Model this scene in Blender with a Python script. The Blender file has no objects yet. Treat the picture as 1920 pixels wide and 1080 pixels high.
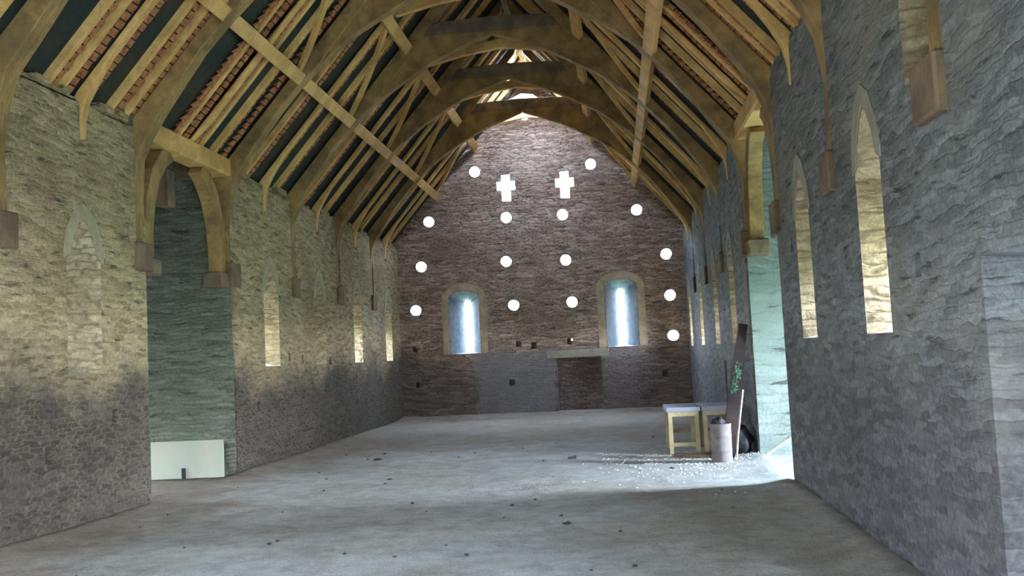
import bpy, bmesh, math, random
from mathutils import Vector, Matrix, noise
random.seed(7)
SC = bpy.context.scene
COL = SC.collection

# ------------------------------------------------------------------ measured layout (metres)
XL, XR, AX = -6.35, 2.15, -2.10          # inner faces of the long walls, barn axis
YG, YB = 28.18, -8.0                     # far gable, rear gable
TH = 0.90                                # wall thickness
ZE = 5.12                                # wall head
Y0, BAY = 12.45, 3.155
def T(k): return {-2: 6.36, -1: 9.43}.get(k, Y0 + BAY * k)
def roofz(u): return 5.27 + 1.15 * (4.25 - u)
SL = math.sqrt(1 + 1.15 ** 2)

# ------------------------------------------------------------------ helpers
def link(o): COL.objects.link(o); return o

def mesh_obj(name, verts, faces, mat, parent=None, smooth=False, bevel=0, midx=None):
    off = Vector(parent.location) if parent is not None else Vector((0, 0, 0))
    if parent is not None and parent.parent is not None:
        off = off + Vector(parent.parent.location)
    me = bpy.data.meshes.new(name)
    me.from_pydata([tuple(Vector(v) - off) for v in verts], [], faces)
    me.validate(); 
    bm = bmesh.new(); bm.from_mesh(me); bmesh.ops.recalc_face_normals(bm, faces=bm.faces); bm.to_mesh(me); bm.free()
    mats = mat if isinstance(mat, (list, tuple)) else [mat]
    for m in mats: me.materials.append(m)
    if midx is not None:
        for p, i in zip(me.polygons, midx): p.material_index = i
    if smooth:
        for p in me.polygons: p.use_smooth = True
    o = link(bpy.data.objects.new(name, me))
    if parent is not None: o.parent = parent
    if bevel:
        b = o.modifiers.new('bevel', 'BEVEL'); b.width = bevel; b.segments = 1; b.limit_method = 'ANGLE'; b.angle_limit = 0.6
    return o

def tag(o, label=None, cat=None, group=None, kind=None):
    if label: o['label'] = label
    if cat: o['category'] = cat
    if group: o['group'] = group
    if kind: o['kind'] = kind
    return o

def empty(name, loc, label, cat, group=None):
    o = link(bpy.data.objects.new(name, None)); o.location = loc
    o.empty_display_size = 0.2
    return tag(o, label, cat, group)

class MB:
    def __init__(s): s.v = []; s.f = []; s.m = []
    def add(s, v, f, mi=0):
        n = len(s.v); s.v += [tuple(a) for a in v]; s.f += [tuple(i + n for i in q) for q in f]; s.m += [mi] * len(f)
    def box(s, a, b, mi=0):
        x0, y0, z0 = a; x1, y1, z1 = b
        s.add([(x0,y0,z0),(x1,y0,z0),(x1,y1,z0),(x0,y1,z0),(x0,y0,z1),(x1,y0,z1),(x1,y1,z1),(x0,y1,z1)],
              [(0,3,2,1),(4,5,6,7),(0,1,5,4),(1,2,6,5),(2,3,7,6),(3,0,4,7)], mi)
    def prism(s, poly0, poly1, mi=0):          # two matching rings
        n = len(poly0)
        s.add(list(poly0) + list(poly1),
              [tuple(range(n - 1, -1, -1)), tuple(range(n, 2 * n))] + [(i, (i + 1) % n, n + (i + 1) % n, n + i) for i in range(n)], mi)
    def bar(s, a, b, w, h, up=(0, 0, 1), mi=0):  # rectangular bar from a to b
        a = Vector(a); b = Vector(b); d = (b - a).normalized(); up = Vector(up)
        sx = d.cross(up).normalized(); uz = sx.cross(d).normalized()
        r = [sx * (-w/2) - uz * (h/2), sx * (w/2) - uz * (h/2), sx * (w/2) + uz * (h/2), sx * (-w/2) + uz * (h/2)]
        s.prism([a + q for q in r], [b + q for q in r], mi)
    def tube(s, pts, rad, n=10, mi=0):
        rings = []; N = len(pts)
        for i, p in enumerate(pts):
            p = Vector(p); d = (Vector(pts[min(i+1, N-1)]) - Vector(pts[max(i-1, 0)])).normalized()
            a = d.orthogonal().normalized() if i == 0 else (prev - d * prev.dot(d)).normalized()
            prev = a; c = d.cross(a); r = rad[i] if isinstance(rad, (list, tuple)) else rad
            rings.append([p + (a * math.cos(t) + c * math.sin(t)) * r for t in [2*math.pi*k/n for k in range(n)]])
        v = [q for r in rings for q in r]; f = []
        for i in range(N - 1):
            for k in range(n):
                f.append((i*n+k, i*n+(k+1)%n, (i+1)*n+(k+1)%n, (i+1)*n+k))
        f.append(tuple(range(n-1, -1, -1))); f.append(tuple(range((N-1)*n, N*n)))
        s.add(v, f, mi)
    def build(s, name, mat, parent=None, **k):
        return mesh_obj(name, s.v, s.f, mat, parent, midx=s.m if isinstance(mat, (list, tuple)) else None, **k)

# ------------------------------------------------------------------ materials
def newmat(name):
    m = bpy.data.materials.new(name); m.use_nodes = True
    nt = m.node_tree; nt.nodes.clear()
    out = nt.nodes.new('ShaderNodeOutputMaterial'); bs = nt.nodes.new('ShaderNodeBsdfPrincipled')
    nt.links.new(bs.outputs[0], out.inputs[0]); bs.inputs['Roughness'].default_value = 0.95
    bs.inputs['Specular IOR Level'].default_value = 0.15
    return m, nt, bs
class NB:
    def __init__(s, nt): s.nt = nt
    def n(s, t, **k):
        x = s.nt.nodes.new(t)
        for a, b in k.items(): setattr(x, a, b)
        return x
    def l(s, a, b): s.nt.links.new(a, b)
    def math(s, op, a, b=None, clamp=False):
        x = s.n('ShaderNodeMath', operation=op, use_clamp=clamp)
        for i, q in enumerate((a, b)):
            if q is None: continue
            if isinstance(q, (int, float)): x.inputs[i].default_value = q
            else: s.l(q, x.inputs[i])
        return x.outputs[0]
    def noise(s, vec, scale, detail=4, rough=0.55, out=0):
        x = s.n('ShaderNodeTexNoise'); x.inputs['Scale'].default_value = scale
        x.inputs['Detail'].default_value = detail; x.inputs['Roughness'].default_value = rough
        if vec is not None: s.l(vec, x.inputs['Vector'])
        return x.outputs[out]
    def ramp(s, fac, stops):
        x = s.n('ShaderNodeValToRGB'); e = x.color_ramp.elements
        e[0].position, e[0].color = stops[0][0], (*stops[0][1], 1) if len(stops[0][1]) == 3 else stops[0][1]
        e[1].position, e[1].color = stops[-1][0], (*stops[-1][1], 1)
        for p, c in stops[1:-1]:
            q = e.new(p); q.color = (*c, 1)
        s.l(fac, x.inputs[0]); return x.outputs[0]
    def mix(s, fac, a, b, mode='MIX'):
        x = s.n('ShaderNodeMix', data_type='RGBA', blend_type=mode)
        for i, q in ((0, fac), (6, a), (7, b)):
            if isinstance(q, (int, float)): x.inputs[i].default_value = q
            elif isinstance(q, tuple): x.inputs[i].default_value = (*q, 1)
            else: s.l(q, x.inputs[i])
        return x.outputs[2]
    def step(s, v, a, b):   # smooth 0..1
        x = s.n('ShaderNodeMapRange', interpolation_type='SMOOTHSTEP')
        s.l(v, x.inputs[0]); x.inputs[1].default_value = a; x.inputs[2].default_value = b
        return x.outputs[0]

def stone(name, c1, c2, mortar, low=None, lowz=1.7, row=0.085, bw=0.30, bump=0.9, patches=None, stain=(0.10,0.10,0.07), msize=0.012, mfac=0.85, gaps=0.8, gapc=(0.05,0.045,0.04)):
    m, nt, bs = newmat(name); B = NB(nt)
    pos = B.n('ShaderNodeNewGeometry').outputs['Position']
    sp = B.n('ShaderNodeSeparateXYZ'); B.l(pos, sp.inputs[0]); X, Y, Z = sp.outputs
    n1 = B.noise(pos, 1.3, 3); n2 = B.noise(pos, 9, 3)
    u = B.math('ADD', X, Y)
    u = B.math('ADD', u, B.math('MULTIPLY', B.math('SUBTRACT', n2, 0.5), 0.10))
    zz = B.math('ADD', Z, B.math('MULTIPLY', B.math('SUBTRACT', n1, 0.5), 0.16))
    zz = B.math('ADD', zz, B.math('MULTIPLY', B.math('SUBTRACT', n2, 0.5), 0.035))
    cv = B.n('ShaderNodeCombineXYZ'); B.l(u, cv.inputs[0]); B.l(zz, cv.inputs[1])
    def rubble(sx, sz, rnd):
        cc = B.n('ShaderNodeCombineXYZ'); zs = B.math('MULTIPLY', zz, sz); B.l(B.math('ADD', B.math('MULTIPLY', u, sx), B.math('MULTIPLY', B.math('FLOOR', zs), 0.43)), cc.inputs[0]); B.l(zs, cc.inputs[1])
        a = B.n('ShaderNodeTexVoronoi', voronoi_dimensions='2D', feature='F1'); b = B.n('ShaderNodeTexVoronoi', voronoi_dimensions='2D', feature='DISTANCE_TO_EDGE')
        for q in (a, b): q.inputs['Scale'].default_value = 1.0; q.inputs['Randomness'].default_value = rnd; B.l(cc.outputs[0], q.inputs['Vector'])
        sc_ = B.n('ShaderNodeSeparateColor'); B.l(a.outputs['Color'], sc_.inputs[0])
        e = B.math('SUBTRACT', 1.0, B.step(b.outputs['Distance'], 0.0, msize * 16))
        return sc_.outputs[0], e
    A_, EA = rubble(1.0 / bw, 1.0 / row, 0.55); C_, EC = rubble(0.75 / bw, 0.74 / row, 0.6)
    pick = B.step(B.noise(pos, 0.8, 2), 0.50, 0.56)
    def fmix(f, a, b):
        mx = B.n('ShaderNodeMix', data_type='FLOAT'); B.l(f, mx.inputs[0]); B.l(a, mx.inputs[2]); B.l(b, mx.inputs[3]); return mx.outputs[0]
    bc = fmix(pick, A_, C_); fac = fmix(pick, EA, EC)
    cs = B.n('ShaderNodeCombineXYZ'); B.l(B.math('MULTIPLY', u, 0.55 / bw), cs.inputs[0]); B.l(B.math('MULTIPLY', zz, 0.9 / row), cs.inputs[1])
    st = B.noise(cs.outputs[0], 1.0, 5, 0.62)
    gap = B.math('MULTIPLY', B.math('SUBTRACT', 1.0, B.step(st, 0.33, 0.42)), gaps)
    n3 = B.noise(pos, 22, 4, 0.65); n4 = B.noise(pos, 0.55, 4, 0.6)
    col = B.mix(bc, c1, c2)
    col = B.mix(0.55, col, B.ramp(n3, [(0.3, (0.30, 0.30, 0.30)), (0.7, (1.0, 1.0, 1.0))]), 'MULTIPLY')
    worn = B.math('MULTIPLY', fac, B.ramp(B.noise(pos, 2.2, 3), [(0.35, (0.25,)*3), (0.65, (1,)*3)]))
    col = B.mix(B.math('MULTIPLY', worn, mfac), col, mortar)
    n5 = B.noise(pos, 70, 3, 0.7)
    col = B.mix(0.6, col, B.ramp(st, [(0.30, (0.45,)*3), (0.66, (1.12,)*3)]), 'MULTIPLY')
    col = B.mix(0.5, col, B.ramp(n5, [(0.32, (0.45,)*3), (0.62, (1.1,)*3)]), 'MULTIPLY')
    col = B.mix(B.math('MULTIPLY', B.step(n4, 0.48, 0.72), 0.55), col, stain)
    col = B.mix(gap, col, gapc)
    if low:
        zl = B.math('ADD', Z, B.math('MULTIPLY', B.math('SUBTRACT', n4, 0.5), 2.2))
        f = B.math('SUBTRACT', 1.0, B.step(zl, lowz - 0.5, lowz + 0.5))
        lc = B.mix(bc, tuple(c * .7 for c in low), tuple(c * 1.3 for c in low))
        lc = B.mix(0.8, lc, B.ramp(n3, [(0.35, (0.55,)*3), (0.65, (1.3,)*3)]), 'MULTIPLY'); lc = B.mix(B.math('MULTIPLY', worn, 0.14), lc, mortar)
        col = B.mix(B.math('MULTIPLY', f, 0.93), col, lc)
    if patches:
        for (ax_, a, b, z0, z1, pc, amt) in patches:
            v = X if ax_ == 'x' else Y
            v = B.math('ADD', v, B.math('ADD', B.math('MULTIPLY', B.math('SUBTRACT', n2, 0.5), 0.5), B.math('MULTIPLY', B.math('SUBTRACT', n1, 0.5), 0.9)))
            zq = B.math('ADD', Z, B.math('ADD', B.math('MULTIPLY', B.math('SUBTRACT', n2, 0.5), 0.2), B.math('MULTIPLY', B.math('SUBTRACT', n1, 0.5), 0.35)))
            f = B.math('MULTIPLY', B.step(v, a - .05, a + .05), B.math('SUBTRACT', 1.0, B.step(v, b - .05, b + .05)))
            f = B.math('MULTIPLY', f, B.math('MULTIPLY', B.step(zq, z0 - .05, z0 + .05), B.math('SUBTRACT', 1.0, B.step(zq, z1 - .05, z1 + .05))))
            col = B.mix(B.math('MULTIPLY', f, amt), col, B.mix(n3, tuple(c * .6 for c in pc), tuple(c * 1.4 for c in pc)))
    B.l(col, bs.inputs['Base Color'])
    h = B.math('SUBTRACT', B.math('ADD', B.math('ADD', B.math('MULTIPLY', n3, 0.5), B.math('MULTIPLY', st, 0.7)), B.math('MULTIPLY', bc, 0.2)), B.math('MULTIPLY', fac, 0.35))
    bp = B.n('ShaderNodeBump'); bp.inputs['Strength'].default_value = bump; bp.inputs['Distance'].default_value = 0.04
    B.l(h, bp.inputs['Height']); B.l(bp.outputs[0], bs.inputs['Normal'])
    return m

def timber(name, c1, c2, dark=0.5, bump=0.5):
    m, nt, bs = newmat(name); B = NB(nt)
    pos = B.n('ShaderNodeNewGeometry').outputs['Position']
    w = B.noise(pos, 2.2, 3); 
    mp = B.n('ShaderNodeMapping'); mp.inputs['Scale'].default_value = (4, 26, 4); B.l(pos, mp.inputs[0])
    g = B.noise(mp.outputs[0], 1.4, 5, 0.6); f = B.noise(pos, 30, 3)
    col = B.mix(B.step(w, 0.35, 0.65), c1, c2)
    col = B.mix(dark, col, B.ramp(g, [(0.3, (0.35,)*3), (0.62, (1,)*3)]), 'MULTIPLY')
    col = B.mix(0.3, col, B.ramp(f, [(0.3, (0.5,)*3), (0.6, (1,)*3)]), 'MULTIPLY')
    B.l(col, bs.inputs['Base Color']); bs.inputs['Roughness'].default_value = 0.8
    bp = B.n('ShaderNodeBump'); bp.inputs['Strength'].default_value = bump; bp.inputs['Distance'].default_value = 0.02
    B.l(g, bp.inputs['Height']); B.l(bp.outputs[0], bs.inputs['Normal'])
    return m

def plain(name, c, rough=0.8, var=0.25, scale=6, bump=0.2, c2=None, metal=0.0):
    m, nt, bs = newmat(name); B = NB(nt)
    pos = B.n('ShaderNodeNewGeometry').outputs['Position']
    n = B.noise(pos, scale, 5, 0.6)
    col = B.mix(B.step(n, 0.3, 0.7), tuple(q * (1 - var) for q in c), c2 or tuple(min(1, q * (1 + var)) for q in c))
    B.l(col, bs.inputs['Base Color']); bs.inputs['Roughness'].default_value = rough; bs.inputs['Metallic'].default_value = metal
    if bump:
        bp = B.n('ShaderNodeBump'); bp.inputs['Strength'].default_value = bump; bp.inputs['Distance'].default_value = 0.02
        B.l(B.noise(pos, scale * 6, 4), bp.inputs['Height']); B.l(bp.outputs[0], bs.inputs['Normal'])
    return m

M = {}
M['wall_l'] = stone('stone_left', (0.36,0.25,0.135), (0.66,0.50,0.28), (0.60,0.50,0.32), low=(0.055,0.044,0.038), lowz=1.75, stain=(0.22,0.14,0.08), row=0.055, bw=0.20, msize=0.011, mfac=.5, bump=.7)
M['wall_r'] = stone('stone_right', (0.19,0.18,0.175), (0.34,0.335,0.33), (0.14,0.13,0.09), low=(0.12,0.11,0.11), lowz=1.5, stain=(0.25,0.21,0.15), row=0.065, bw=0.24, msize=0.010, mfac=.35, bump=.5)  # greyer than the left stone; the blue daylight is put into the colour
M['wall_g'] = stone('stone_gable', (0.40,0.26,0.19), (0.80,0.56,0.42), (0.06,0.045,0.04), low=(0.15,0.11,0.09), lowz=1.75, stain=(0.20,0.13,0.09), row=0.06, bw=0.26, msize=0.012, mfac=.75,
    patches=[('x', -4.1, -1.75, 0.0, 1.9, (0.20,0.185,0.18), 0.6), ('x', -2.0, 0.9, 1.62, 1.86, (0.23,0.20,0.19), 0.85), ('x', -0.45, 0.7, 0.0, 1.6, (0.16,0.13,0.13), 0.5)])
M['reveal'] = stone('stone_reveal', (0.46,0.35,0.21), (0.68,0.54,0.34), (0.16,0.11,0.06), stain=(0.42,0.32,0.20), gaps=.25, row=0.10, bw=0.3, bump=0.6)
M['porch'] = stone('stone_porch', (0.19,0.19,0.14), (0.32,0.32,0.25), (0.10,0.10,0.08), stain=(0.13,0.15,0.10), row=0.065, bw=0.26, mfac=.5)
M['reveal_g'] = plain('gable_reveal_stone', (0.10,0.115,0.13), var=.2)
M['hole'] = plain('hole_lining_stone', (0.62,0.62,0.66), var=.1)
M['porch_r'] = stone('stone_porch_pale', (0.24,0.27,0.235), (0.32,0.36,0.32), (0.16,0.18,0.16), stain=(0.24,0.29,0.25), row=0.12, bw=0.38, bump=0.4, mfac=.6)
M['headstone'] = plain('head_stone', (0.30,0.26,0.20), var=0.15, scale=5)
M['headstone_tan'] = plain('head_stone_tan', (0.36,0.30,0.19), var=0.15, scale=5)
M['headgold'] = plain('head_soffit_stone', (0.66,0.50,0.27), var=0.15, scale=5)
M['render'] = plain('window_render', (0.44,0.33,0.22), var=0.2, scale=4)
M['oak'] = timber('oak_dark', (0.25,0.155,0.065), (0.42,0.255,0.095))
M['oak_side'] = timber('oak_aged', (0.16,0.12,0.08), (0.30,0.20,0.11))
M['oak_gold'] = timber('oak_golden', (0.62,0.35,0.12), (0.80,0.49,0.18), dark=0.35)
M['oak_block'] = timber('oak_block', (0.16,0.10,0.065), (0.25,0.16,0.095), dark=0.3)
M['pine'] = timber('pine_pale', (0.36,0.28,0.15), (0.46,0.36,0.21), dark=0.25)
M['tile'] = plain('clay_tile', (0.42,0.13,0.05), var=0.35, scale=14, c2=(0.50,0.22,0.09))
M['black'] = plain('black_plastic', (0.02,0.02,0.022), rough=0.5, var=0.3)
M['board'] = plain('board_cream', (0.33,0.34,0.26), rough=0.6, var=0.06, scale=2, c2=(0.38,0.34,0.26), bump=0.05)
M['post'] = timber('post_dark', (0.020,0.013,0.014), (0.045,0.028,0.025))
M['drum'] = plain('drum_metal', (0.17,0.14,0.13), rough=0.7, var=0.2, scale=5)
M['table'] = plain('table_top_grey', (0.28,0.27,0.33), rough=0.6, var=0.08, scale=3, bump=0.05)
M['leaf'] = plain('leaf_green', (0.025,0.07,0.03), rough=0.6, var=0.4, scale=20, c2=(0.07,0.16,0.09))
M['clod'] = plain('earth_clod', (0.06,0.05,0.045), var=0.4, scale=10)
M['chip'] = plain('stone_chip', (0.50,0.48,0.44), var=0.3, scale=10)
M['bamboo'] = plain('pale_cane', (0.42,0.36,0.24), rough=0.6, var=0.1)
M['blue'] = plain('blue_scrap', (0.05,0.28,0.55), rough=0.5, var=0.1)
M['white'] = plain('white_scrap', (0.75,0.76,0.76), rough=0.5, var=0.05)
M['grass'] = plain('outdoor_grass', (0.16,0.20,0.10), var=0.3, scale=0.6)

def ceiling_mat():
    m, nt, bs = newmat('ceiling_plaster_dark'); B = NB(nt)
    pos = B.n('ShaderNodeNewGeometry').outputs['Position']
    n = B.noise(pos, 0.9, 4); n2 = B.noise(pos, 12, 4)
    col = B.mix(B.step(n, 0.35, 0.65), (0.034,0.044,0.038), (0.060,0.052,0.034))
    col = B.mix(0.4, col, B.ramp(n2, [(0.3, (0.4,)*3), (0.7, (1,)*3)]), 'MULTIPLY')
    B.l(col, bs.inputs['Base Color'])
    mp = B.n('ShaderNodeMapping'); mp.inputs['Scale'].default_value = (1, .25, 14); B.l(pos, mp.inputs[0])
    bp = B.n('ShaderNodeBump'); bp.inputs['Strength'].default_value = 0.5; bp.inputs['Distance'].default_value = 0.03
    B.l(B.noise(mp.outputs[0], 1.5, 3), bp.inputs['Height']); B.l(bp.outputs[0], bs.inputs['Normal'])
    return m
M['ceil'] = ceiling_mat()
def floor_mat():
    m, nt, bs = newmat('earth_floor'); B = NB(nt)
    pos = B.n('ShaderNodeNewGeometry').outputs['Position']
    a = B.noise(pos, 0.45, 4, 0.6); b = B.noise(pos, 5, 5, 0.7); c = B.noise(pos, 45, 4, 0.7)
    col = B.mix(B.step(a, 0.38, 0.62), (0.50,0.46,0.40), (0.55,0.54,0.50))
    sx = B.n('ShaderNodeSeparateXYZ'); B.l(pos, sx.inputs[0])
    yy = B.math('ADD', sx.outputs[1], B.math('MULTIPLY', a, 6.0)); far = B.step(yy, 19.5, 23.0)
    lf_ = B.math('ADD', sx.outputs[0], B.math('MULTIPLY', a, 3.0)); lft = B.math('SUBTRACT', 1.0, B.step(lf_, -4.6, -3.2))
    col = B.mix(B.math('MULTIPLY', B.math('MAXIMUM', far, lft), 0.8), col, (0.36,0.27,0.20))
    col = B.mix(0.55, col, B.ramp(B.noise(pos, 1.6, 5, 0.65), [(0.36, (0.62,0.60,0.56)), (0.58, (1,1,1))]), 'MULTIPLY')
    col = B.mix(0.7, col, B.ramp(b, [(0.3, (0.62,0.58,0.52)), (0.6, (1,1,1))]), 'MULTIPLY')
    col = B.mix(0.7, col, B.ramp(c, [(0.32, (0.25,0.22,0.18)), (0.47, (1,1,1))]), 'MULTIPLY')
    B.l(col, bs.inputs['Base Color'])
    bp = B.n('ShaderNodeBump'); bp.inputs['Strength'].default_value = 0.8; bp.inputs['Distance'].default_value = 0.03
    B.l(B.math('ADD', B.math('MULTIPLY', b, 1.2), B.math('MULTIPLY', c, 0.5)), bp.inputs['Height']); B.l(bp.outputs[0], bs.inputs['Normal'])
    return m
M['floor'] = floor_mat()

# ------------------------------------------------------------------ walls
def wall_cut(name, solid, cutter, mats, label=None):
    """solid and cutter are MB meshes; the cutter faces carry material index 1 or 2."""
    a = mesh_obj(name, solid.v, solid.f, mats, midx=solid.m)
    c = mesh_obj('cut', cutter.v, cutter.f, mats, midx=cutter.m)
    md = a.modifiers.new('b', 'BOOLEAN'); md.operation = 'DIFFERENCE'; md.solver = 'EXACT'; md.object = c
    md.use_self = True
    try: md.material_mode = 'INDEX'
    except Exception: pass
    dg = bpy.context.evaluated_depsgraph_get(); dg.update()
    me = bpy.data.meshes.new_from_object(a.evaluated_get(dg))
    a.modifiers.clear(); old = a.data; a.data = me; me.name = name
    bpy.data.objects.remove(c, do_unlink=True); bpy.data.meshes.remove(old)
    tag(a, kind='structure')
    if label: a['label'] = label
    return a

PD0, PD1 = T(0) + 0.10, T(1) - 0.02      # porch opening in both long walls
QD0, QD1 = T(-5), T(-4)                  # unseen openings added behind the viewpoint to let daylight in
winL = [7.9, 11.0, 17.39, 20.37, 23.47, 26.75, 4.7]
winR = [8.12, 10.92, 17.55, 20.42, 23.85, 27.2]

SW = {11.0: .09, 17.39: .38, 20.37: .13, 23.47: .38, 26.75: .36, 27.2: .42, 23.85: .38, 8.12: .38, 10.92: .34}
def slit(mb, x_in, sgn, yc, w=0.78):
    ow = SW.get(yc, .26)
    # splayed reveal: wide pointed opening inside, narrow slit outside
    prof = [(-.5, 1.78), (.5, 1.78), (.5, 3.18), (.40, 3.22), (.30, 3.42), (.12, 3.62), (0, 3.68), (-.12, 3.62), (-.30, 3.42), (-.40, 3.22), (-.5, 3.18)]
    outp = [(-.5, 1.95), (.5, 1.95), (.5, 2.52), (.5, 2.56), (.4, 2.60), (.2, 2.64), (0, 2.65), (-.2, 2.64), (-.4, 2.60), (-.5, 2.56), (-.5, 2.52)]
    e = 0.02
    xi = x_in - sgn * e; xo = x_in + sgn * (TH - 0.12); xq = x_in + sgn * (TH + .05)
    r0 = [(xi, yc + a * w, z) for a, z in prof]; r1 = [(xo, yc + a * ow, z) for a, z in outp]
    mb.prism(r0, r1, 1)
    r2 = [(xo - sgn * .01, yc + a * ow, z) for a, z in outp]; r3 = [(xq, yc + a * ow, z) for a, z in outp]
    mb.prism(r2, r3, 1)

rng = random.Random(3)
def long_wall(name, x_in, sgn, wins, mat, side, label):
    s = MB(); c = MB()
    x0, x1 = sorted((x_in, x_in + sgn * TH))
    segs = [(YB - TH, QD0), (QD1, PD0), (PD1, YG + TH)]
    for a, b in segs: s.box((x0, a, -0.3), (x1, b, ZE))
    # slots for the truss feet
    for k in range(-2, 6):
        if k == 5: continue
        y = T(k); w = 0.19 if k == -2 else 0.15
        if k == 1:
            continue
        c.box((min(x_in - sgn*.05, x_in + sgn*.40), y - w, 3.52), (max(x_in - sgn*.05, x_in + sgn*.40), y + w + (.42 if k == -2 and side == 'r' else 0), ZE + .3), 1 if k == -2 else 0)
    for k in range(-2, 5):
        if k == 0: continue
        y = T(k) + 1.62
        c.box((min(x_in - sgn*.05, x_in + sgn*.30), y - .09, 4.62), (max(x_in - sgn*.05, x_in + sgn*.30), y + .09, ZE + .3), 0)
    for y in wins:
        slit(c, x_in, sgn, y)
    # small sockets in the masonry
    socks = {'l': [(9.95, 3.9), (11.65, 1.25), (10.2, 0.9), (11.75, 2.15), (16.6, 1.1), (16.9, 3.4), (18.3, 1.95), (19.1, 1.9), (21.0, 1.85), (16.2, 4.1)],
             'r': [(7.0, 2.25), (9.0, 4.4), (24.6, 1.0), (11.6, 2.9), (16.9, 3.6), (19.1, 3.3)]}[side]
    for y, z in socks:
        c.box((min(x_in - sgn*.05, x_in + sgn*.22), y - .06, z - .09), (max(x_in - sgn*.05, x_in + sgn*.22), y + .06, z + .08), 0)
    if side == 'r':      # tall socket beside the far windows, and the near doorway with splayed reveal
        c.box((x_in - .05, 19.25, 0.45), (x_in + .15, 19.55, 1.45), 0)
        c.prism([(x_in - .03, 5.85, -.4), (x_in - .03, 3.0, -.4), (x_in - .03, 3.0, 2.2), (x_in - .03, 5.85, 2.2)],
                [(x_in + TH - .2, 5.66, -.4), (x_in + TH - .2, 3.3, -.4), (x_in + TH - .2, 3.3, 2.1), (x_in + TH - .2, 5.66, 2.1)], 0)
        c.box((x_in + TH - .25, 3.3, -.4), (x_in + TH + .1, 4.0, 1.7), 0)  # outer opening out of view, added to light the near floor
    w = wall_cut(name, s, c, [mat, M['reveal']], label)
    # rough stones bedded along the wall head and up the opening jambs, same masonry
    r = MB()
    for a, b in segs:
        y = a
        while y < b - .05:
            d = rng.uniform(.10, .30); y2 = min(y + d, b)
            skip = any(abs((y + y2) / 2 - T(k)) < .25 for k in range(-3, 6) if k != 1) or any(abs((y + y2) / 2 - T(k) - 1.62) < .2 for k in range(-3, 5))
            if not skip:
                r.box((x0 + .01, y + .004, ZE - .02), (x1, y2 - .004, ZE + rng.uniform(.0, .15)))
            y = y2
    for yy, sg in ((PD0, 1), (PD1, -1)):
        z = 0.0
        while z < ZE:
            h = rng.uniform(.09, .2); q = rng.uniform(.0, .035)
            r.box((x0 + .015, min(yy, yy + sg * q), z), (x1 - .01, max(yy, yy + sg * q), min(z + h - .006, ZE))); z += h
    o = r.build(name + '_rubble', mat, w)
    o.name = 'edge_stones'
    return w
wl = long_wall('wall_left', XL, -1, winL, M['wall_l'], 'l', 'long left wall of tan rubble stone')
def light_mask(name, x_in, sgn, y_open0, y_open1, ztop, mat):  # unseen panels added to cut down daylight through the rear openings
    m = MB(); x0, x1 = sorted((x_in + sgn * .3, x_in + sgn * .6))
    m.box((x0, QD0 - .01, -.3), (x1, y_open0, ZE)); m.box((x0, y_open1, -.3), (x1, QD1 + .01, ZE)); m.box((x0, y_open0, ztop), (x1, y_open1, ZE))
    tag(m.build(name, mat), kind='structure')
wr = long_wall('wall_right', XR, 1, winR, M['wall_r'], 'r', 'long right wall of rubble stone, coloured grey for the blue daylight')

light_mask('light_mask_left', XL, -1, QD0 + 1.0, QD1 - 1.1, 2.2, M['wall_l'])
light_mask('light_mask_right', XR, 1, QD0 + .5, QD1 - .5, 3.8, M['wall_r'])
# far gable
def arc(cx, cz, r, a0, a1, n): return [(cx + r * math.cos(math.radians(a0 + (a1 - a0) * i / n)), cz + r * math.sin(math.radians(a0 + (a1 - a0) * i / n))) for i in range(n + 1)]
s = MB(); c = MB()
gx0, gx1 = XL - TH - .3, XR + TH + .3
prof = [(gx0, -.3), (gx1, -.3), (gx1, ZE - .3), (AX, roofz(0) + .15), (gx0, ZE - .3)]
s.prism([(x, YG, z) for x, z in prof], [(x, YG + TH, z) for x, z in prof])
# the top of the gable is set back above a shallow arch
top = [(AX - 2.7, 7.55), (AX - 2.1, 8.0), (AX - 1.2, 8.32), (AX - .4, 8.46), (AX + .4, 8.46), (AX + 1.2, 8.32), (AX + 2.1, 8.0), (AX + 2.7, 7.55), (AX + 2.7, 11), (AX - 2.7, 11)]
c.prism([(x, YG - .1, z) for x, z in top], [(x, YG + .32, z) for x, z in top], 0)
GH = [(-3.88,7.31),(-.41,7.3),(-5.34,5.89),(.86,5.85),(-3.0,5.87),(-1.32,5.85),(-5.63,4.55),(-3.07,4.56),(-1.30,4.5),(1.64,4.5),(-5.85,3.25),(-2.91,3.25),(-1.18,3.25),(1.68,3.29),(1.70,2.12)]
def rnd(cx, cz, r0, r1, ya, yb, n=14):
    a = [(cx + r0 * math.cos(2*math.pi*i/n), ya, cz + r0 * math.sin(2*math.pi*i/n)) for i in range(n)]
    b = [(cx + r1 * math.cos(2*math.pi*i/n), yb, cz + r1 * math.sin(2*math.pi*i/n)) for i in range(n)]
    c.prism(a, b, 1)
def hole(x, z, r=.12):
    # axis follows the line from the barn floor a little upwards so daylight comes straight through
    rnd(x, z, r + .02, r, YG - .02, YG + .30); rnd(x, z, r, r, YG + .29, YG + TH + .05)
for x, z in GH: hole(x, z, .145)
rnd(-2.33, 9.0, .16, .14, YG + .25, YG + TH + .05)
c.prism([(x, YG + .2, z) for x, z in [(-2.72, 9.52), (-1.9, 9.50), (-2.05, 9.62), (-2.4, 9.66)]], [(x, YG + TH + .1, z) for x, z in [(-2.72, 9.52), (-1.9, 9.50), (-2.05, 9.62), (-2.4, 9.66)]], 1)
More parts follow.
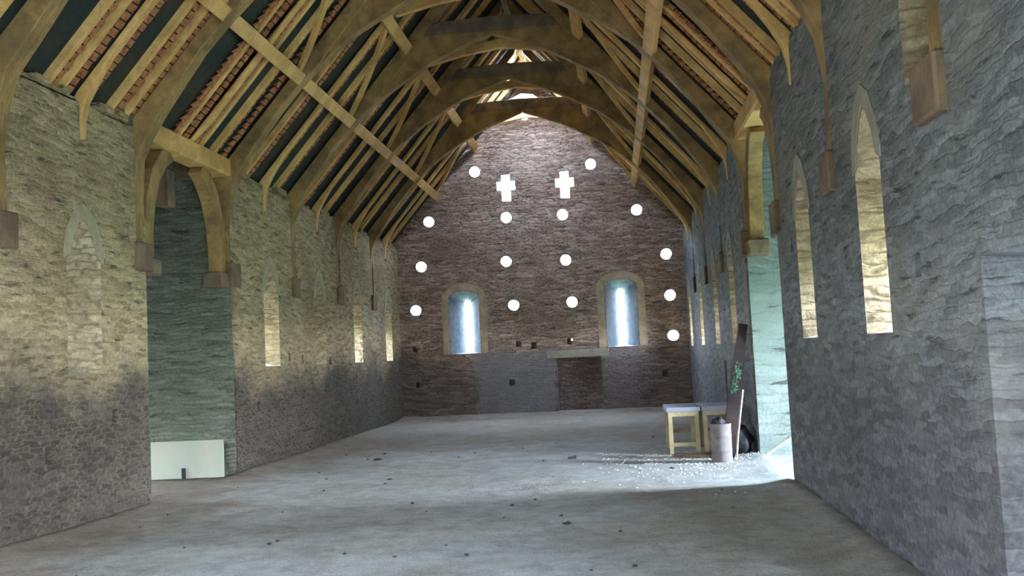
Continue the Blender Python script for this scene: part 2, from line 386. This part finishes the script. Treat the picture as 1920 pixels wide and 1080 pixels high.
def cross(cx, cz, mi=1):
    a, w, up, dn = .24, .115, .30, .42
    p = [(-w, -dn), (w, -dn), (w, -.12), (a, -.12), (a, .12), (w, .12), (w, up), (-w, up), (-w, .12), (-a, .12), (-a, -.12), (-w, -.12)]
    c.prism([(cx + x * 1.15, YG - .02, cz + z * 1.1) for x, z in p], [(cx + x, YG + TH + .05, cz + z) for x, z in p], mi)
cross(-2.96, 6.82); cross(-1.21, 6.80)
def gwin(cx, w, z0, z1, zt):
    n = 8
    up = [(cx + w * math.cos(math.pi * i / n), z1 + (zt - z1) * math.sin(math.pi * i / n)) for i in range(n + 1)]
    ins = [(cx - w, z0), (cx + w, z0)] + up[:-1] + [up[-1]]
    sw = .085
    up2 = [(cx + sw * math.cos(math.pi * i / n), z1 - .08 + .06 * math.sin(math.pi * i / n)) for i in range(n + 1)]
    outs = [(cx - sw, z0 + .04), (cx + sw, z0 + .04)] + up2
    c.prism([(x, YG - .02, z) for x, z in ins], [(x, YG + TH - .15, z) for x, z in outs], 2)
    c.prism([(x, YG + TH - .16, z) for x, z in outs], [(x, YG + TH + .05, z) for x, z in outs], 1)
gwin(-4.39, .46, 1.89, 3.52, 3.76); gwin(.25, .47, 1.87, 3.62, 3.84)
for x, z in [(-2.81,2.1),(-2.36,2.02),(-1.3,2.1),(-3.06,.98),(-5.91,2.1),(-5.85,1.03),(1.4,1.03)]:
    c.box((x - .08, YG - .05, z - .09), (x + .08, YG + .35, z + .09), 0)
c.box((-1.72, YG - .05, -.35), (-.42, YG + .25, 1.62), 0)
rnd(-1.27, 2.15, .03, .03, YG + .3, YG + TH + .05)
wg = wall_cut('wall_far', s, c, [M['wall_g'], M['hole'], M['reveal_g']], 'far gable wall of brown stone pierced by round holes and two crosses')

# smooth render bands around the two gable windows
def band(name, cx, w, z0, z1, zt, bw, label):
    n = 12
    inn = [(cx - w, z0)] + [(cx - w * math.cos(math.pi * i / n), z1 + (zt - z1) * math.sin(math.pi * i / n)) for i in range(n + 1)] + [(cx + w, z0)]
    out = [(cx - w - bw, z0)] + [(cx - (w + bw) * math.cos(math.pi * i / n), z1 + (zt - z1 + bw) * math.sin(math.pi * i / n)) for i in range(n + 1)] + [(cx + w + bw, z0)]
    v = []; f = []; N = len(inn)
    for y in (YG - .012, YG + .01):
        v += [(x, y, z) for x, z in inn] + [(x, y, z) for x, z in out]
    for i in range(N - 1):
        f += [(i, i + 1, N + i + 1, N + i), (2*N + i, 3*N + i, 3*N + i + 1, 2*N + i + 1), (N + i, N + i + 1, 3*N + i + 1, 3*N + i), (i, 2*N + i, 2*N + i + 1, i + 1)]
    return tag(mesh_obj(name, v, f, M['render']), label, kind='structure')
band('window_1', -4.39, .47, 1.89, 3.52, 3.77, .20, 'smooth tan surround of the left slit window in the far gable')
band('window_2', .25, .48, 1.87, 3.62, 3.85, .22, 'smooth tan surround of the right slit window in the far gable')
d = MB(); d.box((-1.72, YG + .20, 0), (-.42, YG + .26, 1.62))
o = d.build('door_1', M['wall_g']); tag(o, 'blocked doorway in the far gable filled with rubble', kind='structure')
d = MB(); d.box((-2.0, YG - .02, 1.62), (-.2, YG + .05, 1.84)); d.build('lintel', M['headstone'], o, bevel=.01)

# pointed head stones over the long wall slits
nwin = 3
for side, x, sg, lst in (('left', XL, -1, winL), ('right', XR, 1, winR)):
    for y in sorted(lst):
        if y < 6: continue
        inn = [(.39, 3.18), (.31, 3.22), (.24, 3.42), (.10, 3.62), (0, 3.68)]
        out = [(.44, 3.16), (.44, 3.25), (.38, 3.50), (.22, 3.74), (0, 3.86)]
        ring = [(a, z) for a, z in out] + [(-a, z) for a, z in reversed(out[:-1])]
        rin = [(a, z) for a, z in inn] + [(-a, z) for a, z in reversed(inn[:-1])]
        v = []; f = []; n = len(ring)
        xa, xb = x - sg * .012, x + sg * .05
        for xx in (xa, xb): v += [(xx, y + a, z) for a, z in rin] + [(xx, y + a, z) for a, z in ring]
        for i in range(n - 1):
            f += [(i, i+1, n+i+1, n+i), (2*n+i, 3*n+i, 3*n+i+1, 2*n+i+1), (n+i, n+i+1, 3*n+i+1, 3*n+i), (i, 2*n+i, 2*n+i+1, i+1)]
        f += [(0, n, 3*n, 2*n), (n-1, 2*n-1+0, 4*n-1, 3*n-1)]
        tag(mesh_obj('window_%d' % nwin, v, f, M['headstone' if side == 'right' else 'headstone_tan']), 'pointed head stone of a slit window in the %s wall' % side, kind='structure'); nwin += 1

# rear gable with an unseen opening added to let daylight in
s = MB(); c = MB()
s.prism([(x, YB - TH, z) for x, z in prof], [(x, YB, z) for x, z in prof])
c.box((AX - 1.0, YB - TH - .1, -.4), (AX + .2, YB + .1, 2.2), 0)
wall_cut('wall_rear', s, c, [M['wall_g'], M['reveal']])

# porch walls either side of both pairs of openings
PX = 3.6
def porch(name, x_in, sgn, a, b, mat, label):
    s = MB()
    xo = x_in + sgn * TH; xe = x_in + sgn * PX
    x0, x1 = sorted((x_in + sgn * .025, xe))
    s.box((x0, b - .04, -.3), (x1, b + .6, 5.338))                 # far side wall
    s.box((x0, a - .6, -.3), (x1, a + .04, 5.338))                 # near side wall
    o = s.build(name, mat); tag(o, label, kind='structure')
    # sloping roof of the porch
    r = MB(); q0, q1 = sorted((x_in + sgn * .13, xe + sgn * .4))
    r.box((q0, a - .6, 5.34), (q1, b + .6, 5.5))
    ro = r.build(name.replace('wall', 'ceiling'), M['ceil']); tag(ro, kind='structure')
    # unseen outer door wall, its opening narrowed to dim the porch
    d = MB()
    d.box((xe - .001 if sgn > 0 else xe - .4, a - .6, 3.9), (xe + .4 if sgn > 0 else xe + .001, b + .6, 5.338))
    if sgn > 0:
        d.box((xe, a - .6, -.3), (xe + .4, a + .10, 3.9)); d.box((xe, b - 1.75, -.3), (xe + .4, b + .6, 3.9)); d.box((xe, a + .10, 2.5), (xe + .4, b - 1.75, 3.9))
    if sgn < 0:
        d.box((xe - .4, a - .6, -.3), (xe + .001, a + .9, 3.9)); d.box((xe - .4, b - 1.6, -.3), (xe + .001, b + .6, 3.9)); d.box((xe - .4, a + .9, 1.2), (xe + .001, b - 1.6, 3.9))
    dd = d.build(name + '_outer', mat); tag(dd, kind='structure')
porch('wall_porch_left', XL, -1, PD0, PD1, M['porch'], 'weathered olive stone side wall of the left porch')
porch('wall_porch_right', XR, 1, PD0, PD1, M['porch_r'], 'pale daylit stone side wall of the right porch')
# ------------------------------------------------------------------ floor
def fz(x, y):
    z = 0.035 * noise.noise(Vector((x * .7, y * .5, 0))) + 0.012 * noise.noise(Vector((x * 3, y * 3, 4)))
    dl = max(0, 1 - (x - XL) / .9) if x > XL else 0; dr = max(0, 1 - (XR - x) / .7) if x < XR else 0
    z += 0.05 * (dl ** 2 + dr ** 2)
    if y > YG - 1.5: z += .09 * min(1, (y - YG + 1.5) / 1.5) ** 2
    return z
v = []; f = []
xs = [XL - 4.2 + i * (16.6) / 130 for i in range(131)]; ys = [YB - 1 + i * (YG + 2 - YB) / 260 for i in range(261)]
for y in ys:
    for x in xs: v.append((x, y, fz(x, y)))
nx = len(xs)
for j in range(len(ys) - 1):
    for i in range(nx - 1): f.append((j*nx+i, j*nx+i+1, (j+1)*nx+i+1, (j+1)*nx+i))
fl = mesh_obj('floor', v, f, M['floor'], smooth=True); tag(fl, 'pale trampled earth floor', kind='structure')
g = MB(); g.box((-90, -90, -.45), (90, 120, -.12)); tag(g.build('ground', M['grass']), kind='structure')

# ------------------------------------------------------------------ roof: boards and clay tiles (setting)
RU = .098
for side, sg in (('left', -1), ('right', 1)):
    r = MB()
    ue, ur = 5.5, 0.0
    def P(u, y, up): return (AX + sg * u, y, roofz(u) + up)
    n = [P(ue, YB - TH, RU * SL), P(ur, YB - TH, RU * SL), P(ur, YB - TH, RU * SL + .12), P(ue, YB - TH, RU * SL + .12)]
    n2 = [(x, YG + TH, z) for x, y, z in n]
    def strip(u0, u1, ya, yb):
        q = [P(u0, ya, RU * SL), P(u1, ya, RU * SL), P(u1, ya, RU * SL + .10), P(u0, ya, RU * SL + .10)]
        r.prism(q, [(x, yb, z) for x, y_, z in q])
    ug = .64
    for ya, yb in ((YB - TH, QD0 - .3), (QD1 + .3, PD0 - .05), (PD1 + .05, YG + TH)): strip(ue, 4.42, ya, yb)
    strip(4.42, ug, YB - TH, YG + TH); strip(.14, 0, YB - TH, YG + TH)
    strip(.64, .29, YB - TH, T(4) + .35); strip(.64, .29, T(4) + 1.6, YG + TH)  # ridge gap left here, added to let light onto the far gable
    strip(.29, .14, YB - TH, YG + TH)
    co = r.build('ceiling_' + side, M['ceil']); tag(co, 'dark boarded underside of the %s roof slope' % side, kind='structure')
    # exposed tile nibs in a narrow strip beyond each rafter
    t = MB()
    strips = []
    for k in range(-1, 5):
        o = [0.17]
        o += [1.03, 1.35, 1.75, 2.47, 2.80] if k in (-1, 0) else [0.95, 1.75, 2.47]
        strips += [T(k) + q for q in o]
    tr = random.Random(5)
    for ys_ in strips:
        d = 0.0; L = 4.4 * SL
        while d < L:
            u = 4.42 - d / SL
            if u < .1: break
            w = .13 + tr.uniform(-.02, .02)
            a = Vector((AX + sg * u, ys_, roofz(u) + .035)); e = Vector((-sg / SL, 0, 1.15 / SL)); nn = Vector((sg * 1.15 / SL, 0, 1 / SL))
            q = [a, a + e * .105, a + e * .105 + nn * .012, a + nn * .055]
            t.prism(q, [p + Vector((0, w, 0)) for p in q])
            d += .125
    t.build('clay_tiles', M['tile'], co)

# ------------------------------------------------------------------ roof timbers
INTR = [(4.27,3.55),(4.27,4.25),(4.22,4.7),(4.08,5.03),(3.86,5.36),(3.6,5.72),(3.3,6.12),(2.95,6.5),(2.6,6.83),(2.03,7.25),(1.43,7.6),(1.0,7.82),(.5,8.02),(0,8.2)]
far_names = {4: 'nearest the far gable', 3: 'second out from the far gable', 2: 'third out from the far gable', 1: 'over the far side of the porches',
             0: 'over the near side of the porches', -1: 'whose left foot shows at the photo edge', -2: 'whose foot stands highest on the near right wall'}
tr = random.Random(11)
def yprism(name, poly, y, w, mat, parent, bevel=.012, dy=0.0):
    m = MB(); m.prism([(x, y - w/2 + dy, z) for x, z in poly], [(x, y + w/2 + dy, z) for x, z in poly])
    return m.build(name, mat, parent, bevel=bevel)
for k in range(-2, 5):
    y = T(k)
    th = empty('arched_truss', (AX, y, 3.55), 'arch-braced oak roof truss ' + far_names[k], 'roof truss', 'arch-braced main trusses across the barn')
    for sg in (-1, 1):
        j = [(u + tr.uniform(-.012, .012), z + tr.uniform(-.012, .012)) for u, z in INTR]
        low = [(AX + sg * u, z) for u, z in j[:9]]
        pr = [(AX + sg * 1.5, roofz(1.5) - .30), (AX + sg * .12, roofz(.12) - .25), (AX + sg * .02, roofz(0) + .02), (AX + sg * 4.35, roofz(4.35) + .03), (AX + sg * 4.56, 4.9), (AX + sg * 4.58, 3.55)]
        yprism('blade', low + pr, y, .24, M['oak'], th)
        br = [(AX + sg * u, z) for u, z in [(2.58, 6.84)] + j[9:13]] + [(AX + sg * .003, 8.2), (AX + sg * .003, 8.27), (AX + sg * 1.42, 8.27), (AX + sg * 2.5, 7.02)]
        yprism('arch_brace', br, y, .17, M['oak'], th)
        b = MB(); xx = AX + sg * 4.25
        b.box((min(xx - sg*.07, xx + sg*.3), y - .20, 3.15), (max(xx - sg*.07, xx + sg*.3), y + (.30 if k == -2 else .20), 3.545))
        b.build('foot_block', M['oak_block'], th, bevel=.02)
    cl = [(AX - 1.52, 8.22), (AX - .8, 8.27), (AX, 8.275), (AX + .8, 8.27), (AX + 1.52, 8.22), (AX + 1.38, 8.50), (AX + .7, 8.54), (AX, 8.56), (AX - .7, 8.54), (AX - 1.38, 8.50)]
    yprism('collar', cl, y, .21, M['oak_side'], th, dy=.02)

mid_names = {4: 'against the far gable', 3: 'in the second bay from the far gable', 2: 'in the third bay from the far gable', 1: 'in the bay just beyond the porches',
             0: 'over the porch openings', -1: 'in the bay just before the porches', -2: 'above the nearest right window'}
for k in range(-2, 5):
    y = T(k) + 1.62
    th = empty('collar_truss', (AX, y, 4.65), 'slender collared rafter couple ' + mid_names[k], 'roof truss', 'slender trusses between the main ones')
    for sg in (-1, 1):
        if k == 0:
            low = [(4.2, 5.32), (3.9, roofz(3.9) - .08)]; fo = [(4.35, 5.32)]
        else:
            low = [(4.25, 4.68), (4.24, 4.90), (4.19, 5.12), (4.06, 5.36), (3.85, roofz(3.85) - .05)]; fo = [(4.40, 5.1), (4.33, 4.68)]
        po = low + [(1.5, roofz(1.5) - .05), (.1, roofz(.1) - .05), (.02, roofz(0) + .1)] + [(4.30, roofz(4.3) + .05)] + fo
        yprism('blade', [(AX + sg * u, z) for u, z in po], y, .13, M['oak_gold'], th)
    cl = [(-1.62, 8.16), (-.8, 8.34), (0, 8.44), (.8, 8.34), (1.62, 8.16), (1.42, 8.44), (.7, 8.56), (0, 8.64), (-.7, 8.56), (-1.42, 8.44)]
    yprism('collar', [(AX + u, z) for u, z in cl], y, .12, M['oak_gold'], th)

# common rafters
def onslope(sg, u, y, drop): # drop = perpendicular distance under the rafter underside
    n = Vector((sg * 1.15 / SL, 0, 1 / SL))
    return Vector((AX + sg * u, y, roofz(u))) - n * drop
bayname = {-2: 'nearest bay', -1: 'bay before the porches', 0: 'bay over the porches', 1: 'bay just beyond the porches', 2: 'third bay from the far gable', 3: 'second bay from the far gable', 4: 'bay touching the far gable'}
for side, sg in (('left', -1), ('right', 1)):
    for k in range(-2, 5):
        if k in (-2, -1): offs = [(.96, 'nearest'), (1.27, 'second nearest'), (2.38, 'second farthest'), (2.71, 'farthest')]
        elif k == 0: offs = [(1.20, 'nearest'), (1.95, 'middle'), (2.45, 'farthest')]
        else: offs = [(.85, 'nearer'), (2.40, 'farther')]
        for of, w in offs:
            y = T(k) + of + tr.uniform(-.03, .03)
            m = MB(); a = onslope(sg, 4.50 if k else 4.30, y, -.047); b = onslope(sg, .06, y + tr.uniform(-.03, .03), -.047)
            wd = tr.uniform(.075, .10); mid = (a + b) / 2 + Vector((0, tr.uniform(-.025, .025), 0))
            m.bar(a, mid, wd, .094); m.bar(mid, b, wd, .094)
            o = m.build('common_rafter', M['oak_gold'])
            tag(o, '%s common rafter of the %s roof slope in the %s' % (w, side, bayname[k]), 'rafter', 'common rafters of the %s roof slope' % side)

# purlins, bay by bay
for side, sg in (('left', -1), ('right', 1)):
    for k in range(-2, 5):
        for lvl, u in (('lower', 3.02), ('upper', 1.80)):
            y0, y1 = T(k) + .12, min(T(k + 1) - .12, YG - .01)
            m = MB(); a = onslope(sg, u, y0, .115); b = onslope(sg, u, y1, .115)
            nn = Vector((sg * 1.15 / SL, 0, 1 / SL))
            m.bar(a, b, .22, .13, up=nn)
            o = m.build('purlin', M['oak_gold'], bevel=.012)
            tag(o, '%s purlin of the %s roof slope in the %s' % (lvl, side, bayname[k]), 'purlin', '%s purlins of the %s slope' % (lvl, side))
# curved wind braces
for side, sg in (('left', -1), ('right', 1)):
    for k in range(-1, 6):
        yk = T(k); 
        if k == 5: yk = YG - .06
        pts = []
        for i in range(9):
            t = i / 8
            pts.append((yk - .17 - 1.45 * t ** 1.35, 3.02 + (1.78 - 3.02) * t))
        m = MB(); n = Vector((sg * 1.15 / SL, 0, 1 / SL))
        for i in range(8):
            (ya, ua), (yb, ub) = pts[i], pts[i + 1]
            m.bar(onslope(sg, ua, ya, .05), onslope(sg, ub, yb, .05), .12, .07, up=n)
        o = m.build('wind_brace', M['oak_gold'])
        tag(o, 'curved wind brace of the %s roof slope in the %s' % (side, bayname[k - 1]), 'wind brace', 'wind braces of the %s roof slope' % side)
# ridge
m = MB(); m.box((AX - .07, YB, roofz(0) - .22), (AX + .07, YG, roofz(0) - .02)); tag(m.build('ridge_beam', M['oak_side']), 'long oak ridge beam at the top of the roof', 'beam')

# timber frame over each porch opening
for side, xi, sg in (('left', XL, -1), ('right', XR, 1)):
    fr = empty('porch_frame', (xi + sg * .2, (PD0 + PD1) / 2, 3.15), 'timber lintel with curved struts over the %s porch opening' % side, 'timber frame', 'timber frames over the porch openings')
    b = MB(); xa, xb = sorted((xi - sg * .06, xi + sg * .30)); b.box((xa, PD0 + .02, 5.02), (xb, PD1 + .05, 5.32)); b.build('lintel', M['oak_gold'], fr, bevel=.03)
    for dx, nm in ((.16, 'strut'),):
        for near in (0, 1):
            pts = [(15.36, 3.38), (15.35, 3.8), (15.27, 4.2), (15.10, 4.6), (14.82, 4.9), (14.58, 5.03)]
            if near: pts = [(PD0 + PD1 - y, z) for y, z in pts]
            out = []; inn = []
            w = .13
            for i, (y, z) in enumerate(pts):
                p0 = Vector(pts[max(i-1, 0)]); p1 = Vector(pts[min(i+1, len(pts)-1)]); dd = (p1 - p0).normalized(); nrm = Vector((-dd.y, dd.x))
                out.append(Vector((y, z)) + nrm * w); inn.append(Vector((y, z)) - nrm * w)
            ring = out + inn[::-1]
            m = MB(); x = xi + sg * dx
            m.prism([(x - .11, q.x, min(q.y, 5.03)) for q in ring], [(x + .11, q.x, min(q.y, 5.03)) for q in ring])
            m.build(nm, M['oak'], fr, bevel=.01)
            blk = MB(); yy = 15.34 if not near else PD0 + PD1 - 15.34
            blk.box((x - .17, yy - .22, 3.13), (x + .17, yy + .22, 3.375)); blk.build('corbel', M['oak_side'], fr, bevel=.02)
    if True:
        b = MB(); xa, xb = sorted((xi + sg * .55, xi + sg * .88)); b.box((xa, PD0 + .02, 5.02), (xb, PD1 + .05, 5.28)); b.build('outer_lintel', M['oak_side'], fr, bevel=.02)
        b = MB(); b.box((xa + .05, 14.55, 4.42), (xb - .05, 14.80, 5.018)); b.build('hanging_post', M['oak_side'], fr, bevel=.02)

# ------------------------------------------------------------------ loose things
# cream board leaning against the porch wall
bd = empty('panel_board', (-7.05, 15.2, 0), 'cream rectangular board standing on its side in the left porch opening', 'board')
m = MB(); m.box((-7.68, 15.20, .02), (-6.44, 15.23, .63)); m.build('sheet', M['board'], bd, bevel=.004)
m = MB(); m.box((-7.145, 15.17, .02), (-7.085, 15.198, .19)); m.build('stick', M['black'], bd)

def table(x0, x1, y0, y1, ztop, label, rails):
    e = empty('work_table', ((x0 + x1) / 2, (y0 + y1) / 2, 0), label, 'table', 'pair of work tables by the right wall')
    m = MB(); m.box((x0, y0, ztop - .075), (x1, y1, ztop)); m.build('table_top', M['table'], e, bevel=.005)
    for ya, yb in ((y0 + .035, y0 + .058), (y1 - .058, y1 - .035)):
        m = MB(); m.box((x0 + .03, ya, ztop - .15), (x1 - .03, yb, ztop - .077)); m.build('apron', M['pine'], e)
    for x in (x0 + .06, x1 - .06):
        for y in (y0 + .09, y1 - .09):
            m = MB(); m.box((x - .035, y - .03, .0), (x + .035, y + .03, ztop - .078)); m.build('leg', M['pine'], e, bevel=.004)
    for z in rails:
        m = MB(); m.box((x0 + .095, y0 + .07, z), (x1 - .095, y0 + .10, z + .06)); m.build('stretcher', M['pine'], e)
        m = MB(); m.box((x0 + .095, y1 - .10, z + .15), (x1 - .095, y1 - .07, z + .20)); m.build('stretcher', M['oak_side'], e)
    return e
table(.78, 1.335, 16.15, 17.3, .765, 'left one of two grey topped work tables, its open pine frame in view', (.12,))
table(1.35, 1.86, 16.15, 17.3, .765, 'right one of two grey topped work tables, half behind the drum and post', (.12,))

# drum with a dark bag in it
dr = empty('metal_drum', (1.50, 14.75, 0), 'dull grey cylindrical bin standing in front of the tables', 'bin')
n = 28; v = []; f = []
prof_ = [(.145, 0), (.15, .012), (.152, .18), (.158, .19), (.152, .20), (.156, .40), (.163, .41), (.156, .42), (.160, .57), (.166, .585), (.156, .59), (.148, .56), (.14, .03)]
for r_, z_ in prof_:
    for i in range(n): a = 2*math.pi*i/n; v.append((1.50 + r_*math.cos(a), 14.75 + r_*math.sin(a), z_))
for j in range(len(prof_) - 1):
    for i in range(n): f.append((j*n+i, j*n+(i+1)%n, (j+1)*n+(i+1)%n, (j+1)*n+i))
f.append(tuple(range(n-1, -1, -1))); f.append(tuple((len(prof_)-1)*n + i for i in range(n)))
mesh_obj('body', v, f, M['drum'], dr, smooth=True)
def lump(name, cx, cy, cz, rx, ry, rz, mat, parent=None, seed=0, sub=3, amp=.25):
    bm = bmesh.new(); bmesh.ops.create_icosphere(bm, subdivisions=sub, radius=1)
    for q in bm.verts:
        d = 1 + amp * noise.noise(q.co * 1.7 + Vector((seed, seed * .7, 0))) * 1.6
        q.co = Vector((q.co.x * rx * d, q.co.y * ry * d, max(q.co.z * rz * d, -rz * .75)))
    vs = [tuple(q.co + Vector((cx, cy, cz))) for q in bm.verts]; fs = [tuple(q.index for q in p.verts) for p in bm.faces]; bm.free()
    return mesh_obj(name, vs, fs, mat, parent, smooth=sub > 2)
lump('bag', 1.47, 14.75, .60, .10, .10, .09, M['black'], dr, 3)
# dark weathered post leaning in front of the right wall
po = empty('leaning_post', (1.62, 15.3, 0), 'dark weathered post leaning against the right wall behind the bin', 'post')
m = MB(); 
P0 = Vector((1.62, 15.2, .02)); P1 = Vector((2.06, 15.75, 2.06))
for i in range(6):
    a = P0.lerp(P1, i / 6); b = P0.lerp(P1, (i + 1) / 6 + .002)
    j1 = Vector((tr.uniform(-.01, .01), 0, 0))
    m.bar(a, b + j1 * .3, .21 - .014 * i, .12 - .004 * i, up=(0, 1, 0))
m.build('post', M['post'], po)
m = MB(); m.tube([(1.74, 15.02, .0), (1.79, 15.10, .35), (1.87, 15.18, .75), (1.93, 15.26, 1.05)], .016, 8); 
o = m.build('cane', M['bamboo']); tag(o, 'thin pale cane leaning along the dark post', 'cane')
# ivy sprig on the post
iv = empty('ivy_sprig', (1.86, 15.35, 1.2), 'small green leafy sprig caught on the dark leaning post', 'plant')
m = MB(); m.tube([(1.80, 15.30, 1.0), (1.84, 15.32, 1.15), (1.88, 15.36, 1.32), (1.93, 15.42, 1.46)], .006, 5); m.build('stem', M['oak_side'], iv)
lf = MB()
for i in range(46):
    t = tr.random(); c0 = Vector((1.78 + .14 * t, 15.24 + .12 * t, 1.0 + .46 * t)) + Vector((tr.uniform(-.06, .05), tr.uniform(-.05, .03), tr.uniform(-.03, .03)))
    a = Vector((tr.uniform(-1, 1), tr.uniform(-.6, .2), tr.uniform(-1, 1))).normalized() * .032; b = a.cross(Vector((tr.uniform(-.3, .3), -1, tr.uniform(-.3, .3)))).normalized() * .018
    nn = a.cross(b).normalized() * .003
    q = [c0 - a, c0 - a * .2 + b, c0 + a, c0 - a * .2 - b]
    lf.prism([p + nn for p in q], [p - nn for p in q])
lf.build('leaves', M['leaf'], iv)
tag(lump('shade_lump', 1.90, 15.95, .20, .22, .34, .27, M['black'], None, 9), 'low black lump added for the dark shading at the foot of the right wall', 'shade lump')  # black lump added to stand for dark shading at the wall foot
m = MB(); m.tube([(2.08, 14.78, .03), (2.40, 15.15, .17), (2.78, 15.54, .33)], .014, 8); tag(m.build('cane', M['bamboo']), 'pale cane lying out of the right porch across the bright floor', 'cane')
m = MB(); m.bar((.86, 15.75, .035), (1.62, 15.25, .035), .10, .05); tag(m.build('plank', M['oak_block']), 'short brown plank lying on the floor under the table', 'plank')
tag(lump('plastic_scrap', 2.02, 15.0, .025, .045, .04, .03, M['blue'], None, 2), 'crumpled blue plastic scrap at the foot of the right jamb', 'litter')
tag(lump('paper_scrap', 2.10, 14.9, .025, .06, .04, .03, M['white'], None, 4), 'crumpled white scrap beside the blue one at the jamb', 'litter')


# clods on the floor
clods = [(-.79,15.96,.06,'dark clod on the floor near the middle, largest of the far ones'), (-4.36,17.1,.055,'flat dark clod lying at left beyond the porch'), (-.59,10.03,.035,'dark crumbled clod in the middle foreground'),
 (.72,14.2,.035,'small dark clod on the floor in front of the bin'), (-3.45,14.19,.03,'small dark clod left of centre before the porches')]
for i, (x, y, r_, lb) in enumerate(clods):
    tag(lump('earth_clod', x, y, fz(x, y) + r_ * .25, r_ * 1.3, r_, r_ * .5, M['clod'], None, i * 3.1, 2, .5), lb, 'clod')
for i in range(46):
    y = 7.6 + 12 * tr.random() ** 1.2; x = tr.uniform(max(XL + .3, -.62 * y), min(XR - .2, .30 * y)); r_ = tr.uniform(.010, .022)
    tag(lump('earth_crumb', x, y, fz(x, y) + r_ * .3, r_ * 1.3, r_, r_ * .6, M['clod'], None, i * 1.3, 1, .5), 'tiny dark crumb of earth scattered on the pale floor', 'crumb', 'dark crumbs scattered on the floor')
ch = MB()
for i in range(900):
    x = tr.gauss(1.3, .9); y = tr.gauss(14.9, 1.1)
    if x > 3.2 or (x > XR - .05 and not (PD0 + .1 < y < PD1 - .1)): continue
    r_ = tr.uniform(.006, .018); z = fz(x, y)
    a = tr.uniform(0, 6.28); p = [(x + r_ * math.cos(a + q), y + r_ * math.sin(a + q), z - .002) for q in (0, 1.6, 3.1, 4.6)]
    ch.prism(p, [(x + (px - x) * .6, y + (py - y) * .6, z + r_ * .8) for px, py, pz in p])
tag(ch.build('stone_chippings', M['chip']), 'pale stone chippings strewn on the floor by the right porch', 'chippings', kind='stuff')

# ------------------------------------------------------------------ daylight
w = bpy.data.worlds.new('world'); SC.world = w; w.use_nodes = True; nt = w.node_tree; nt.nodes.clear(); B = NB(nt)
tc = B.n('ShaderNodeTexCoord'); sp = B.n('ShaderNodeSeparateXYZ'); B.l(tc.outputs['Generated'], sp.inputs[0])
cr = B.ramp(B.math('MULTIPLY', B.math('ADD', sp.outputs[2], 0.05), 1.0, True), [(0.0, (0.76, 0.88, 1.0)), (0.6, (0.46, 0.67, 1.0))])
bg = B.n('ShaderNodeBackground'); bg.inputs[1].default_value = 9.0; B.l(cr, bg.inputs[0])
wo = B.n('ShaderNodeOutputWorld'); B.l(bg.outputs[0], wo.inputs[0])

def portal(loc, rot, sx, sy):
    l = bpy.data.lights.new('daylight_portal', 'AREA'); l.shape = 'RECTANGLE'; l.size = sx; l.size_y = sy
    l.cycles.is_portal = True
    o = link(bpy.data.objects.new('daylight_portal', l)); o.location = loc; o.rotation_euler = rot
H = math.pi / 2
ym = (PD0 + PD1) / 2
portal((XL - PX - .45, ym, .7), (0, -H, 0), 1.9, 1.3)
portal((XR + PX + .45, ym - .8, 1.2), (0, H, 0), 2.7, 1.4)
yq = (QD0 + QD1) / 2
portal((XL - TH - .02, yq, 1.1), (0, -H, 0), 2.2, 1.2)
portal((XR + TH + .02, yq, 1.9), (0, H, 0), 3.8, 2.2)
portal((AX - .4, YB - TH - .02, 1.1), (H, 0, 0), 1.2, 2.2)
portal((AX, T(4) + .98, roofz(0) + .35), (0, 0, 0), 1.6, 1.4)
portal((XR + TH + .06, 3.65, .85), (0, H, 0), 1.7, .7)
for y in winL: portal((XL - TH - .06, y, 2.3), (0, -H, 0), .8, .32)
for y in winR: portal((XR + TH + .06, y, 2.3), (0, H, 0), .8, .32)
portal((-4.39, YG + TH + .06, 2.7), (-H, 0, 0), .24, 1.8); portal((.25, YG + TH + .06, 2.7), (-H, 0, 0), .24, 1.8)
portal((-2.08, YG + TH + .06, 6.8), (-H, 0, 0), 2.4, .9)

# ------------------------------------------------------------------ camera
cam = bpy.data.cameras.new('camera'); co = link(bpy.data.objects.new('camera', cam))
yaw, pit, rol, hh = CAMP = (0.1035, 0.0708, -0.0501, 1.747)
f_ = Vector((-math.sin(yaw)*math.cos(pit), math.cos(yaw)*math.cos(pit), math.sin(pit)))
r0 = Vector((math.cos(yaw), math.sin(yaw), 0)); u0 = r0.cross(f_)
r_ = r0 * math.cos(rol) + u0 * math.sin(rol); u_ = -r0 * math.sin(rol) + u0 * math.cos(rol)
co.matrix_world = Matrix(((r_.x, u_.x, -f_.x, 0), (r_.y, u_.y, -f_.y, 0), (r_.z, u_.z, -f_.z, hh), (0, 0, 0, 1)))
cam.sensor_width = 36; cam.lens = 36 * 1800 / 1920; cam.clip_start = .05; cam.clip_end = 300
SC.camera = co

SC.view_settings.view_transform = 'Standard'; SC.view_settings.look = 'None'; SC.view_settings.gamma = 1; SC.view_settings.use_curve_mapping = False
SC.view_settings.exposure = 4.95
SC.cycles.max_bounces = 10; SC.cycles.diffuse_bounces = 7; SC.cycles.use_denoising = True
SC.cycles.sample_clamp_indirect = 6
